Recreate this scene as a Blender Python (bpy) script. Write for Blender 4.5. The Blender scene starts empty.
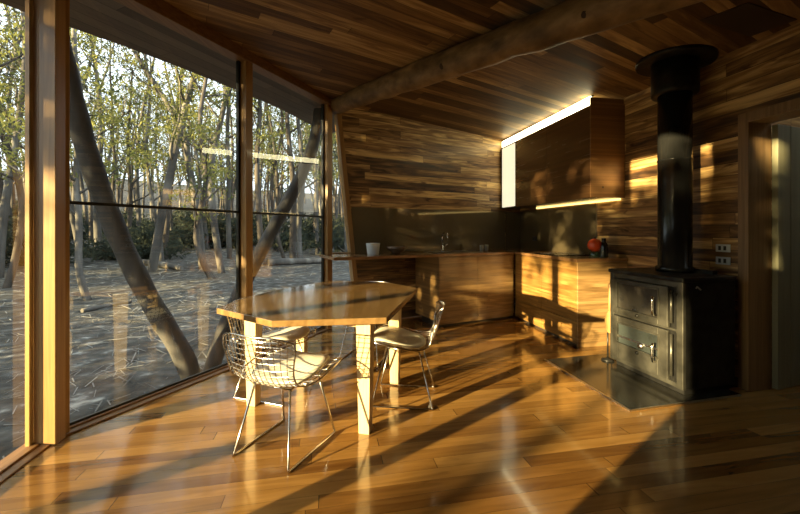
import bpy, math, random
from mathutils import Vector, Matrix
C = bpy.context.scene
COL = C.collection
V = Vector

# ------------------------------------------------------------------ camera
FPX = 378.0
cam = bpy.data.cameras.new('camera')
cam.sensor_width = 36.0
cam.lens = FPX / 800.0 * 36.0
cam.shift_y = -(257.0 - 231.0) / 800.0
cam.clip_start = 0.05
cam.clip_end = 500
camo = bpy.data.objects.new('camera', cam)
COL.objects.link(camo)
camo.location = (0, 0, 1.22)
camo.rotation_euler = (math.radians(90), 0, 0)
C.camera = camo

# ------------------------------------------------------------------ sky, sun, exposure
world = bpy.data.worlds.new('world')
C.world = world
world.use_nodes = True
wn = world.node_tree.nodes
wbg = wn['Background']
wbg.inputs['Color'].default_value = (0.82, 0.92, 1.0, 1)
wbg.inputs['Strength'].default_value = 2.5

SUN_DIR = V((0.77, 0.63, -0.150)).normalized()      # the way the light travels
sl = bpy.data.lights.new('sun', 'SUN')
sl.energy = 31.0
sl.color = (1.0, 0.76, 0.38)
sl.angle = math.radians(0.6)
so = bpy.data.objects.new('sun', sl)
COL.objects.link(so)
so.location = (-6, -6, 6)
so.rotation_euler = SUN_DIR.to_track_quat('-Z', 'Y').to_euler()

C.view_settings.view_transform = 'Standard'
C.view_settings.look = 'None'
C.view_settings.gamma = 1.0
C.view_settings.exposure = 0.0
C.view_settings.use_curve_mapping = False
C.cycles.use_denoising = True
C.cycles.max_bounces = 10
C.cycles.transparent_max_bounces = 32
C.cycles.sample_clamp_indirect = 6.0

# ------------------------------------------------------------------ materials
def mat(name, col=(.5, .5, .5), rough=.5, metal=0.0, spec=.5, emit=None, estr=0, coat=0.0):
    m = bpy.data.materials.new(name)
    m.use_nodes = True
    b = m.node_tree.nodes['Principled BSDF']
    b.inputs['Base Color'].default_value = (*col, 1)
    b.inputs['Roughness'].default_value = rough
    b.inputs['Metallic'].default_value = metal
    b.inputs['Specular IOR Level'].default_value = spec
    b.inputs['Coat Weight'].default_value = coat
    b.inputs['Coat Roughness'].default_value = .08
    if emit:
        b.inputs['Emission Color'].default_value = (*emit, 1)
        b.inputs['Emission Strength'].default_value = estr
    return m

class NT:
    def __init__(s, m):
        s.t = m.node_tree
        s.b = s.t.nodes['Principled BSDF']
    def n(s, kind, **kw):
        x = s.t.nodes.new(kind)
        for k, v in kw.items():
            setattr(x, k, v)
        return x
    def l(s, a, b):
        s.t.links.new(a, b)
    def math(s, op, a, b=None):
        x = s.n('ShaderNodeMath', operation=op)
        for i, q in enumerate((a, b)):
            if q is None:
                continue
            if isinstance(q, (int, float)):
                x.inputs[i].default_value = q
            else:
                s.l(q, x.inputs[i])
        return x.outputs[0]
    def comb(s, a, b, c=0):
        x = s.n('ShaderNodeCombineXYZ')
        for i, q in enumerate((a, b, c)):
            if isinstance(q, (int, float)):
                x.inputs[i].default_value = q
            else:
                s.l(q, x.inputs[i])
        return x.outputs[0]

def ramp(nt, fac, stops, interp='LINEAR'):
    r = nt.n('ShaderNodeValToRGB')
    r.color_ramp.interpolation = interp
    els = r.color_ramp.elements
    while len(els) < len(stops):
        els.new(0.5)
    for e, (p, c) in zip(els, stops):
        e.position = p
        e.color = (*c, 1)
    nt.l(fac, r.inputs[0])
    return r.outputs[0]

def plank_mat(name, along, across, width, length, pal, rough=.4, coat=0.0, knots=.5, gap=.02, grain=.45, seed=0.0, bump=.15, spec=.5):
    """boards laid along one world direction, each with its own tone, grain and knots"""
    m = mat(name, (.3, .2, .1), rough, coat=coat, spec=spec)
    nt = NT(m)
    tc = nt.n('ShaderNodeTexCoord')
    def dot(v):
        d = nt.n('ShaderNodeVectorMath', operation='DOT_PRODUCT')
        nt.l(tc.outputs['Object'], d.inputs[0])
        d.inputs[1].default_value = v
        return d.outputs['Value']
    U, W = dot(along), dot(across)
    wv = nt.math('DIVIDE', W, width)
    idw = nt.math('FLOOR', nt.math('ADD', wv, seed))
    fr = nt.math('FRACT', nt.math('ADD', wv, seed))
    w1 = nt.n('ShaderNodeTexWhiteNoise', noise_dimensions='1D')
    nt.l(idw, w1.inputs['W'])
    uu = nt.math('ADD', nt.math('DIVIDE', U, length), nt.math('MULTIPLY', w1.outputs['Value'], 7.3))
    idu = nt.math('FLOOR', uu)
    fu = nt.math('FRACT', uu)
    w2 = nt.n('ShaderNodeTexWhiteNoise', noise_dimensions='2D')
    nt.l(nt.comb(idw, idu), w2.inputs['Vector'])
    tone = w2.outputs['Value']
    # grain, stretched along the board
    gv = nt.comb(nt.math('MULTIPLY', U, 1.6), nt.math('MULTIPLY', W, 17.0), nt.math('MULTIPLY', tone, 37.0))
    g = nt.n('ShaderNodeTexNoise')
    g.inputs['Scale'].default_value = 1.0
    g.inputs['Detail'].default_value = 5
    g.inputs['Distortion'].default_value = 1.2
    nt.l(gv, g.inputs['Vector'])
    f = nt.math('ADD', nt.math('MULTIPLY', tone, 1 - grain), nt.math('ADD', nt.math('MULTIPLY', nt.math('SUBTRACT', g.outputs['Fac'], .5), grain * 2.6), grain * .45))
    col = ramp(nt, f, pal)
    # knots and gum veins
    kv = nt.comb(nt.math('MULTIPLY', U, 3.0), nt.math('MULTIPLY', W, 14.0), nt.math('MULTIPLY', tone, 11.0))
    k = nt.n('ShaderNodeTexNoise')
    k.inputs['Scale'].default_value = 1.0
    k.inputs['Detail'].default_value = 3
    k.inputs['Distortion'].default_value = .8
    nt.l(kv, k.inputs['Vector'])
    km = nt.n('ShaderNodeMapRange')
    km.inputs['From Min'].default_value = .60
    km.inputs['From Max'].default_value = .72
    nt.l(k.outputs['Fac'], km.inputs['Value'])
    # gap between boards
    d1 = nt.math('LESS_THAN', fr, gap)
    d2 = nt.math('LESS_THAN', fu, .004 / length)
    dk = nt.math('MAXIMUM', d1, d2)
    mx = nt.n('ShaderNodeMix', data_type='RGBA', blend_type='MULTIPLY')
    nt.l(nt.math('MULTIPLY', km.outputs[0], knots), mx.inputs[0])
    nt.l(col, mx.inputs[6])
    mx.inputs[7].default_value = (.22, .14, .10, 1)
    m2 = nt.n('ShaderNodeMix', data_type='RGBA', blend_type='MULTIPLY')
    nt.l(nt.math('MULTIPLY', dk, .75), m2.inputs[0])
    nt.l(mx.outputs[2], m2.inputs[6])
    m2.inputs[7].default_value = (.1, .07, .05, 1)
    nt.l(m2.outputs[2], nt.b.inputs['Base Color'])
    bp = nt.n('ShaderNodeBump')
    bp.inputs['Strength'].default_value = bump
    bp.inputs['Distance'].default_value = .004
    nt.l(nt.math('SUBTRACT', nt.math('MULTIPLY', g.outputs['Fac'], .4), dk), bp.inputs['Height'])
    nt.l(bp.outputs[0], nt.b.inputs['Normal'])
    rr = nt.math('ADD', rough - .08, nt.math('MULTIPLY', g.outputs['Fac'], .16))
    nt.l(rr, nt.b.inputs['Roughness'])
    return m

def wood_mat(name, c1, c2, along=(0, 0, 1), rough=.45, coat=0.0, freq=30.0, stretch=1.5):
    m = mat(name, c1, rough, coat=coat)
    nt = NT(m)
    tc = nt.n('ShaderNodeTexCoord')
    mp = nt.n('ShaderNodeVectorMath', operation='MULTIPLY')
    s = [freq, freq, freq]
    for i in range(3):
        if along[i]:
            s[i] = stretch
    mp.inputs[1].default_value = s
    nt.l(tc.outputs['Object'], mp.inputs[0])
    g = nt.n('ShaderNodeTexNoise')
    g.inputs['Scale'].default_value = 1
    g.inputs['Detail'].default_value = 4
    g.inputs['Distortion'].default_value = 1.0
    nt.l(mp.outputs[0], g.inputs['Vector'])
    nt.l(ramp(nt, g.outputs['Fac'], [(.3, c1), (.7, c2)]), nt.b.inputs['Base Color'])
    return m

def noise_mat(name, stops, scale=5.0, rough=.9, bump=0.0, detail=6, coords='Object', sc=(1, 1, 1), spec=.3, metal=0.0, roughvar=0):
    m = mat(name, (.5, .5, .5), rough, spec=spec, metal=metal)
    nt = NT(m)
    tc = nt.n('ShaderNodeTexCoord')
    mp = nt.n('ShaderNodeVectorMath', operation='MULTIPLY')
    mp.inputs[1].default_value = sc
    nt.l(tc.outputs[coords], mp.inputs[0])
    g = nt.n('ShaderNodeTexNoise')
    g.inputs['Scale'].default_value = scale
    g.inputs['Detail'].default_value = detail
    nt.l(mp.outputs[0], g.inputs['Vector'])
    nt.l(ramp(nt, g.outputs['Fac'], stops), nt.b.inputs['Base Color'])
    if bump:
        bp = nt.n('ShaderNodeBump')
        bp.inputs['Strength'].default_value = bump
        bp.inputs['Distance'].default_value = .05
        nt.l(g.outputs['Fac'], bp.inputs['Height'])
        nt.l(bp.outputs[0], nt.b.inputs['Normal'])
    if roughvar:
        nt.l(nt.math('ADD', rough, nt.math('MULTIPLY', nt.math('SUBTRACT', g.outputs['Fac'], .5), roughvar)), nt.b.inputs['Roughness'])
    return m

def pane_mat(name, tint=(1, 1, 1), extra=0.0):
    """a thin sheet of glass: see-through with a mirror share that grows at grazing angles"""
    m = bpy.data.materials.new(name)
    m.use_nodes = True
    t = m.node_tree
    t.nodes.clear()
    out = t.nodes.new('ShaderNodeOutputMaterial')
    tr = t.nodes.new('ShaderNodeBsdfTransparent')
    tr.inputs[0].default_value = (*tint, 1)
    gl = t.nodes.new('ShaderNodeBsdfGlossy')
    gl.inputs['Roughness'].default_value = 0.0
    geo = t.nodes.new('ShaderNodeNewGeometry')
    dt = t.nodes.new('ShaderNodeVectorMath')
    dt.operation = 'DOT_PRODUCT'
    t.links.new(geo.outputs['Incoming'], dt.inputs[0])
    t.links.new(geo.outputs['Normal'], dt.inputs[1])
    def mth(op, a, b=None):
        x = t.nodes.new('ShaderNodeMath')
        x.operation = op
        for i, q in enumerate((a, b)):
            if q is None:
                continue
            if isinstance(q, (int, float)):
                x.inputs[i].default_value = q
            else:
                t.links.new(q, x.inputs[i])
        return x
    c = mth('ABSOLUTE', dt.outputs['Value'])
    ad = mth('MULTIPLY_ADD', mth('POWER', mth('SUBTRACT', 1.0, c.outputs[0]).outputs[0], 5.0).outputs[0], 1.2)
    ad.inputs[2].default_value = .07 + extra
    ad.use_clamp = True
    mx = t.nodes.new('ShaderNodeMixShader')
    t.links.new(ad.outputs[0], mx.inputs[0])
    t.links.new(tr.outputs[0], mx.inputs[1])
    t.links.new(gl.outputs[0], mx.inputs[2])
    t.links.new(mx.outputs[0], out.inputs[0])
    return m

# ------------------------------------------------------------------ mesh helpers
class MB:
    def __init__(s):
        s.v = []
        s.f = []
        s.sm = []
    def add(s, vs, fs, smooth=False):
        b = len(s.v)
        s.v += [tuple(q) for q in vs]
        for f in fs:
            s.f.append(tuple(b + i for i in f))
            s.sm.append(smooth)
    def obox(s, o, a, b, c):
        """box from corner o along vectors a, b, c"""
        o, a, b, c = V(o), V(a), V(b), V(c)
        if a.cross(b).dot(c) < 0:
            a, b = b, a
        vs = [o, o + a, o + a + b, o + b, o + c, o + a + c, o + a + b + c, o + b + c]
        s.add(vs, [(0, 3, 2, 1), (4, 5, 6, 7), (0, 1, 5, 4), (1, 2, 6, 5), (2, 3, 7, 6), (3, 0, 4, 7)])
    def box(s, c, d):
        c, d = V(c), V(d)
        s.obox(c - d / 2, (d.x, 0, 0), (0, d.y, 0), (0, 0, d.z))
    def prism(s, pts, z0, z1):
        """upright prism on a ground polygon; z0, z1 numbers or functions of (x, y)"""
        n = len(pts)
        area = sum(pts[i][0] * pts[(i + 1) % n][1] - pts[(i + 1) % n][0] * pts[i][1] for i in range(n))
        if area < 0:
            pts = pts[::-1]
        f0 = z0 if callable(z0) else (lambda x, y: z0)
        f1 = z1 if callable(z1) else (lambda x, y: z1)
        vs = [(x, y, f0(x, y)) for x, y in pts] + [(x, y, f1(x, y)) for x, y in pts]
        fs = [tuple(range(n - 1, -1, -1)), tuple(range(n, 2 * n))]
        for i in range(n):
            j = (i + 1) % n
            fs.append((i, j, n + j, n + i))
        s.add(vs, fs)
    def tube(s, pts, r, seg=8, caps=True, closed=False):
        pts = [V(p) for p in pts]
        n = len(pts)
        rs = r if isinstance(r, (list, tuple)) else [r] * n
        prev = None
        vs = []
        for i, p in enumerate(pts):
            if closed:
                d = pts[(i + 1) % n] - pts[i - 1]
            else:
                d = pts[min(i + 1, n - 1)] - pts[max(i - 1, 0)]
            if d.length < 1e-9:
                d = V((0, 0, 1))
            d.normalize()
            if prev is None:
                prev = d.orthogonal().normalized()
            prev = (prev - d * prev.dot(d))
            if prev.length < 1e-6:
                prev = d.orthogonal()
            prev.normalize()
            q = d.cross(prev)
            for k in range(seg):
                a = 2 * math.pi * k / seg
                vs.append(p + (prev * math.cos(a) + q * math.sin(a)) * rs[i])
        fs = []
        m = n if closed else n - 1
        for i in range(m):
            for k in range(seg):
                a, b = i * seg + k, i * seg + (k + 1) % seg
                j = (i + 1) % n
                fs.append((a, b, j * seg + (k + 1) % seg, j * seg + k))
        s.add(vs, fs, True)
        if caps and not closed:
            b0 = len(s.v) - len(vs)
            s.f.append(tuple(b0 + k for k in range(seg - 1, -1, -1)))
            s.sm.append(False)
            s.f.append(tuple(b0 + (n - 1) * seg + k for k in range(seg)))
            s.sm.append(False)
    def lathe(s, c, prof, seg=28, smooth=True):
        """profile of (radius, z) turned about the upright axis through c"""
        c = V(c)
        vs = []
        for r, z in prof:
            for k in range(seg):
                a = 2 * math.pi * k / seg
                vs.append(c + V((r * math.cos(a), r * math.sin(a), z)))
        fs = []
        for i in range(len(prof) - 1):
            for k in range(seg):
                a, b = i * seg + k, i * seg + (k + 1) % seg
                fs.append((a, b, b + seg, a + seg))
        s.add(vs, fs, smooth)
    def build(s, name, m, parent=None, bevel=0.0):
        me = bpy.data.meshes.new(name)
        me.from_pydata(s.v, [], s.f)
        me.polygons.foreach_set('use_smooth', s.sm)
        me.materials.append(m)
        me.update()
        o = bpy.data.objects.new(name, me)
        COL.objects.link(o)
        if parent:
            o.parent = parent
        if bevel:
            b = o.modifiers.new('bevel', 'BEVEL')
            b.width = bevel
            b.segments = 2
            b.limit_method = 'ANGLE'
        return o

def tag(o, label, cat, group=None):
    o['label'] = label
    o['category'] = cat
    if group:
        o['group'] = group
    return o

def thing(name, label, cat, loc=(0, 0, 0), rz=0, group=None):
    o = bpy.data.objects.new(name, None)
    o.empty_display_size = .1
    COL.objects.link(o)
    o.location = loc
    o.rotation_euler = (0, 0, rz)
    return tag(o, label, cat, group)

def struct(o):
    o['kind'] = 'structure'
    return o

def copy_tree(o, label=None, parent=None):
    c = o.copy()
    COL.objects.link(c)
    if parent:
        c.parent = parent
    if label:
        c['label'] = label
    for ch in list(o.children):
        copy_tree(ch, None, c)
    return c

# ------------------------------------------------------------------ plan of the room
def xy(p, z=0):
    return V((p[0], p[1], z))
P1 = V((-2.06, 2.223))
P3 = V((-0.90, 4.77))
D1 = V((-0.185, 1.0)).normalized()           # left glass wall and right wall run this way
D2 = (P3 - P1).normalized()                  # second glass wall
N2 = V((D2.y, -D2.x))                        # its inward normal
N1 = V((D1.y, -D1.x))                        # inward normal of the left wall
DB = V((1.12, 0.61)).normalized()            # back wall, left to right
NB = V((DB.y, -DB.x))                        # its normal into the room
B0 = P3
R0 = V((2.45, 4.06))
NR = V((-D1.y, D1.x))                        # right wall's normal into the room
def meet(a, da, b, db):
    k = db.x * da.y - db.y * da.x
    t = (db.x * (b.y - a.y) - db.y * (b.x - a.x)) / k
    return a + da * t
BR = meet(B0, DB, R0, D1)                    # back right corner
YR = -2.6
LREAR = P1 + D1 * ((YR - P1.y) / D1.y)
RREAR = R0 + D1 * ((YR - R0.y) / D1.y)
def ceil_z(x, y=0):
    return 2.80 - .06 * x

# ------------------------------------------------------------------ material set
FLOOR_A = V((1, .2)).normalized()
M = {}
M['floor'] = plank_mat('floor_boards', (FLOOR_A.x, FLOOR_A.y, 0), (-FLOOR_A.y, FLOOR_A.x, 0), .085, 1.5,
    [(.05, (.12, .050, .011)), (.35, (.205, .095, .021)), (.65, (.30, .150, .036)), (.95, (.41, .22, .060))], rough=.17, coat=.5, knots=.25, gap=.018, grain=.3, bump=.06)
M['wall_b'] = plank_mat('back_wall_boards', (DB.x, DB.y, 0), (0, 0, 1), .10, 2.1,
    [(.05, (.035, .018, .008)), (.30, (.13, .064, .022)), (.55, (.32, .175, .060)), (.85, (.76, .52, .21))], rough=.5, coat=.05, knots=1.0, gap=.05, grain=.55)
M['wall_r'] = plank_mat('side_wall_boards', (D1.x, D1.y, 0), (0, 0, 1), .10, 2.1,
    [(.05, (.035, .018, .008)), (.30, (.13, .064, .022)), (.55, (.32, .175, .060)), (.85, (.76, .52, .21))], rough=.5, coat=.05, knots=1.0, gap=.05, grain=.55, seed=.37)
M['ceiling'] = plank_mat('ceiling_boards', (DB.x, DB.y, 0), (-DB.y, DB.x, 0), .10, 1.9,
    [(.05, (.05, .025, .010)), (.4, (.13, .066, .025)), (.7, (.29, .165, .060)), (.95, (.58, .38, .16))], rough=.55, coat=.0, spec=.25, knots=.5, gap=.03, grain=.35)
M['soffit'] = plank_mat('soffit_boards', (D2.x, D2.y, 0), (-D2.y, D2.x, 0), .14, 2.4,
    [(.05, (.08, .06, .046)), (.5, (.14, .105, .08)), (.95, (.20, .15, .115))], rough=.7, knots=.2, gap=.05, grain=.35)
M['frame'] = wood_mat('window_timber', (.29, .155, .05), (.42, .245, .082), (0, 0, 1), .4, .2, 40)
M['frame_h'] = wood_mat('beam_timber', (.17, .085, .032), (.28, .15, .055), (0, 1, 0), .45, .1, 40)
M['dark_metal'] = mat('dark_frame_metal', (.035, .035, .035), .4, .6)
M['log'] = noise_mat('peeled_log', [(.25, (.07, .04, .018)), (.5, (.22, .135, .06)), (.75, (.40, .26, .12))], 4.5, .5, .5, 8, sc=(1.3, 1.0, 2.2))
M['glass'] = pane_mat('window_glass', (.97, 1.0, .985), .02)
M['black_iron'] = noise_mat('black_iron', [(.3, (.018, .018, .017)), (.7, (.05, .048, .044))], 12, .38, .05, metal=.7, roughvar=.3)
M['grey_iron'] = noise_mat('grey_iron', [(.3, (.055, .053, .044)), (.7, (.15, .142, .115))], 7, .34, .08, metal=.75, roughvar=.4)
M['chrome'] = mat('chrome', (.60, .58, .54), .16, 1.0)
M['pad'] = mat('cream_leather', (.74, .69, .56), .45)
M['table'] = wood_mat('tabletop_timber', (.15, .085, .03), (.27, .16, .062), (0, 1, 0), .15, .5, 18, 1.2)
M['table_leg'] = wood_mat('pale_timber', (.52, .37, .18), (.64, .48, .26), (0, 0, 1), .4, .1, 40)
M['cab'] = plank_mat('cabinet_veneer', (DB.x, DB.y, 0), (0, 0, 1), .03, 3.0,
    [(.05, (.15, .085, .03)), (.5, (.27, .16, .06)), (.95, (.40, .25, .10))], rough=.35, coat=.25, knots=.2, gap=0, grain=.7, bump=.05)
M['cab_r'] = plank_mat('drawer_veneer', (D1.x, D1.y, 0), (0, 0, 1), .03, 3.0,
    [(.05, (.13, .062, .015)), (.5, (.24, .125, .032)), (.95, (.38, .22, .066))], rough=.35, coat=.25, knots=.3, gap=0, grain=.7, bump=.05)
M['upper'] = plank_mat('red_brown_veneer', (D1.x, D1.y, 0), (0, 0, 1), .02, 4.0,
    [(.05, (.085, .042, .017)), (.5, (.105, .052, .021)), (.95, (.125, .063, .026))], rough=.25, coat=.45, knots=.05, gap=0, grain=.4, bump=.03)
M['upper_end'] = plank_mat('brown_end_veneer', (0, 1, 0), (0, 0, 1), .02, 4.0,
    [(.05, (.15, .07, .025)), (.5, (.22, .108, .038)), (.95, (.29, .15, .055))], rough=.4, knots=.1, gap=0, grain=.8, bump=.03)
M['counter'] = wood_mat('counter_timber', (.20, .10, .04), (.32, .17, .07), (1, 0, 0), .22, .5, 12)
M['splash'] = noise_mat('bronze_glass', [(.3, (.12, .092, .05)), (.7, (.16, .125, .07))], 2, .05, spec=.9)
M['kick'] = mat('dark_plinth', (.02, .016, .013), .6)
M['steel'] = mat('brushed_steel', (.6, .58, .54), .28, 1.0)
M['ground'] = noise_mat('forest_floor', [(.25, (.016, .016, .014)), (.46, (.042, .041, .036)), (.60, (.08, .078, .070)), (.74, (.32, .31, .275))], 4.2, .95, .8, 15, sc=(1, 1.1, 1))
M['strut'] = noise_mat('grey_log', [(.3, (.035, .034, .032)), (.7, (.095, .09, .084))], 6, .8, .3, sc=(1, 1, .3))
M['bark'] = noise_mat('gum_bark', [(.3, (.04, .038, .035)), (.55, (.11, .102, .09)), (.8, (.36, .34, .30))], 2.2, .9, .3, sc=(1, 1, .35))
M['bark_dark'] = noise_mat('dark_bark', [(.3, (.03, .026, .022)), (.7, (.11, .095, .08))], 4, .95, .3, sc=(1, 1, .3))
M['casing'] = wood_mat('casing_timber', (.20, .115, .045), (.32, .19, .08), (0, 0, 1), .45, .1, 40)
M['flue'] = noise_mat('flue_enamel', [(.3, (.03, .03, .029)), (.7, (.045, .045, .042))], 5, .2, metal=.6)
M['door'] = wood_mat('grey_door_paint', (.20, .19, .115), (.25, .24, .15), (0, 0, 1), .5, 0, 14, .8)

def leaf_mat(name, a, b):
    m = bpy.data.materials.new(name)
    m.use_nodes = True
    nt = m.node_tree
    nt.nodes.clear()
    out = nt.nodes.new('ShaderNodeOutputMaterial')
    geo = nt.nodes.new('ShaderNodeTexCoord')
    nz = nt.nodes.new('ShaderNodeTexNoise')
    nz.inputs['Scale'].default_value = .9
    nz.inputs['Detail'].default_value = 3
    nt.links.new(geo.outputs['Object'], nz.inputs['Vector'])
    cr = nt.nodes.new('ShaderNodeValToRGB')
    cr.color_ramp.elements[0].position = .35
    cr.color_ramp.elements[0].color = (*a, 1)
    cr.color_ramp.elements[1].position = .65
    cr.color_ramp.elements[1].color = (*b, 1)
    nt.links.new(nz.outputs['Fac'], cr.inputs[0])
    df = nt.nodes.new('ShaderNodeBsdfDiffuse')
    tl = nt.nodes.new('ShaderNodeBsdfTranslucent')
    mx = nt.nodes.new('ShaderNodeMixShader')
    mx.inputs[0].default_value = .5
    nt.links.new(cr.outputs[0], df.inputs[0])
    nt.links.new(cr.outputs[0], tl.inputs[0])
    nt.links.new(df.outputs[0], mx.inputs[1])
    nt.links.new(tl.outputs[0], mx.inputs[2])
    nt.links.new(mx.outputs[0], out.inputs[0])
    return m
M['leaf'] = leaf_mat('gum_leaves', (.05, .07, .032), (.33, .33, .10))
M['leaf_d'] = leaf_mat('dark_leaves', (.03, .04, .033), (.085, .095, .065))

# ------------------------------------------------------------------ floor, ceiling, walls
b = MB()
b.prism([tuple(q) for q in (P1, P3, BR + V((.3, .15)), R0 + V((.3, 0)), RREAR + V((2.2, 0)), RREAR + V((0, -.2)), LREAR + V((0, -.2)))], -.12, 0)
struct(b.build('floor', M['floor']))

b = MB()
b.prism([tuple(q) for q in (P1 + V((-.08, .0)), P3 + V((-.08, .1)), BR + V((.4, .3)), R0 + V((.3, 0)), RREAR + V((2.2, 0)), RREAR + V((.0, -.2)), LREAR + V((-.08, -.2)))],
        lambda x, y: ceil_z(x), lambda x, y: ceil_z(x) + .16)
struct(b.build('ceiling', M['ceiling']))

# back wall starts at a raking edge beside the corner window
def bw(s, z):            # point on the back wall face, s metres from the corner post
    p = B0 + DB * s
    return V((p.x, p.y, z))
LB = (BR - B0).length
b = MB()
s_top, s_bot = .12, .42
out = -xy(NB) * .14
q = [bw(s_bot, 0), bw(LB + .14, 0), bw(LB + .14, ceil_z(BR.x)), bw(s_top, ceil_z(B0.x + .1))]
b.add(q + [p + out for p in q], [(0, 1, 2, 3), (7, 6, 5, 4), (0, 4, 5, 1), (1, 5, 6, 2), (2, 6, 7, 3), (3, 7, 4, 0)])
struct(b.build('wall_back', M['wall_b']))

def rw(t, z, off=0.0):   # point on the right wall face, t metres along it from R0; off = into the room
    p = R0 + D1 * t + NR * off
    return V((p.x, p.y, z))
K = 1 / D1.y            # plan parameter to metres
T_DOOR0, T_DOOR1 = -1.16 * K, -2.03 * K
TW = .20
DOOR_H = 2.07
b = MB()
d1 = xy(D1)
tr = -xy(NR)
LR = (BR - R0).length
H = 2.78
b.obox(rw(T_DOOR0, 0), d1 * (LR - T_DOOR0 + .1), tr * TW, (0, 0, H))
b.obox(rw(T_DOOR1, DOOR_H), d1 * (T_DOOR0 - T_DOOR1), tr * TW, (0, 0, H - DOOR_H))
TE = (RREAR - R0).length
b.obox(rw(-TE - .2, 0), d1 * (TE + .2 + T_DOOR1), tr * TW, (0, 0, H))
struct(b.build('wall_right', M['wall_r']))

b = MB()
b.obox((LREAR.x - .1, YR - .15, 0), (RREAR.x - LREAR.x + .3, 0, 0), (0, .15, 0), (0, 0, 3.1))
struct(b.build('wall_rear', M['wall_r']))

# small passage beyond the open door
b = MB()
pa = rw(T_DOOR0 + .5, 0) + tr * TW
b.obox(pa, tr * 1.5, d1 * .1, (0, 0, 2.7))
pb = rw(T_DOOR1 - .5, 0) + tr * TW
b.obox(pb, tr * 1.5, d1 * -.1, (0, 0, 2.7))
b.obox(pb + tr * 1.5, tr * .1, d1 * (T_DOOR0 - T_DOOR1 + 1.0), (0, 0, 2.7))
struct(b.build('wall_passage', M['wall_b']))
b = MB()
b.obox(pb + V((0, 0, -.12)) - tr * .02, tr * 1.6, d1 * (T_DOOR0 - T_DOOR1 + 1.0), (0, 0, .119))
struct(b.build('floor_passage', M['floor']))
b = MB()
b.obox(pb + V((0, 0, 2.6)) + tr * 1.1, tr * .5, d1 * (T_DOOR0 - T_DOOR1 + 1.0), (0, 0, .1))  # stops short, leaving a gap for the added roof light
struct(b.build('ceiling_passage', M['ceiling']))

# ------------------------------------------------------------------ left glass wall
HEAD = 2.79
def lw(t, z=0, off=0.0):   # along the left wall towards the camera from P1
    p = P1 - D1 * t + N1 * off
    return V((p.x, p.y, z))
def w2(t, z=0, off=0.0):
    p = P1 + D2 * t + N2 * off
    return V((p.x, p.y, z))
n1, n2, d2 = xy(N1), xy(N2), xy(D2)
L2 = (P3 - P1).length
POSTS_L = [.85, 1.56, 2.56, 3.05]  # post positions out of view, made up to match the sun streaks
b = MB()
b.obox(lw(0.02, HEAD, -.06), -d1 * 4.9, n1 * .14, (0, 0, .16))       # head
b.obox(lw(0, HEAD, -.06), d2 * (L2 + .02), n2 * .13, (0, 0, .13))
struct(b.build('trim_1', M['frame_h'], bevel=.004))
b = MB()
b.obox(lw(0, 0, -.09), -d1 * 4.9, n1 * .15, (0, 0, .010))          # sill
b.obox(lw(0, .010, -.035), -d1 * 4.9, n1 * .045, (0, 0, .012))
b.obox(w2(0, 0, -.09), d2 * L2, n2 * .15, (0, 0, .012))
b.obox(w2(0, .012, -.035), d2 * L2, n2 * .045, (0, 0, .014))
struct(b.build('trim_2', M['frame_h'], bevel=.004))
# unseen rear left wall; its high slot is made up to shape the sun
b = MB()
b.obox(lw(3.05, 0, -.05), -d1 * 1.95, n1 * .12, (0, 0, HEAD))
struct(b.build('wall_left', M['wall_r']))
b = MB()
b.obox(lw(2.56, 0, -.05), -d1 * .49, n1 * .12, (0, 0, 1.78))
b.obox(lw(2.56, 1.78, -.05), -d1 * .25, n1 * .12, (0, 0, HEAD - 1.78))  # leaves the narrow added slot that places the sun patch on the door
struct(b.build('wall_left_low', M['wall_r']))

def post(o, a, wa, bb, wb, h=HEAD, name='window_post', label=''):
    q = MB()
    q.obox(o, a * wa, bb * wb, (0, 0, h))
    p = q.build(name, M['frame'], bevel=.003)
    return tag(p, label, 'post')
# corner post: one leaf of timber on each wall
root = thing('window_post', 'wide golden timber corner post standing at the left of the picture', 'post', tuple(lw(0)))
inv = Matrix.Translation(-V(root.location))
def part(mb, name, m, parent, bevel=0.0):
    """mesh made in room coordinates, hung on a parent standing at its own base"""
    W = V((0, 0, 0))
    p = parent
    while p:
        W += V(p.location)
        p = p.parent
    mb.v = [tuple(V(q) - W) for q in mb.v]
    return mb.build(name, m, parent, bevel)
q = MB(); q.obox(lw(.005, 0.0, -.0), -d1 * .085, n1 * .085, (0, 0, HEAD)); part(q, 'post_shaft', M['frame'], root, .003)
q = MB(); q.obox(w2(0, 0.0, -.03), d2 * .078, n2 * .075, (0, 0, HEAD)); part(q, 'side_jamb', M['frame'], root, .003)
q = MB(); q.obox(lw(.0, .0, -.045), -d1 * .088, n1 * .045, (0, 0, HEAD)); part(q, 'stop_bead', M['frame'], root, .002)
q = MB(); q.obox(lw(.088, .022, -.045), -d1 * .03, n1 * .02, (0, 0, HEAD - .02)); part(q, 'outer_bead', M['frame'], root)
T2 = 1.307 * (P3 - P1).length / (P3.y - P1.y)
root = thing('window_post', 'slim timber post between the two tall panes left of the table', 'post', tuple(w2(T2)))
q = MB(); q.obox(w2(T2 - .03, 0.0, -.05), d2 * .08, n2 * .12, (0, 0, HEAD)); part(q, 'post_shaft', M['frame'], root, .003)
q = MB(); q.obox(w2(T2 - .055, .03, -.03), d2 * .025, n2 * .03, (0, 0, HEAD - .03)); part(q, 'dark_seal', M['dark_metal'], root)
root = thing('window_post', 'timber post at the far glass corner beneath the end of the log beam', 'post', tuple(w2(L2 - .02)))
q = MB(); q.obox(w2(L2 - .09, 0.0, -.05), d2 * .10, n2 * .10, (0, 0, HEAD + .02)); part(q, 'post_shaft', M['frame'], root, .003)
q = MB(); q.obox(w2(L2 - .115, .03, -.03), d2 * .025, n2 * .03, (0, 0, HEAD - .03)); part(q, 'dark_seal', M['dark_metal'], root)
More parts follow.
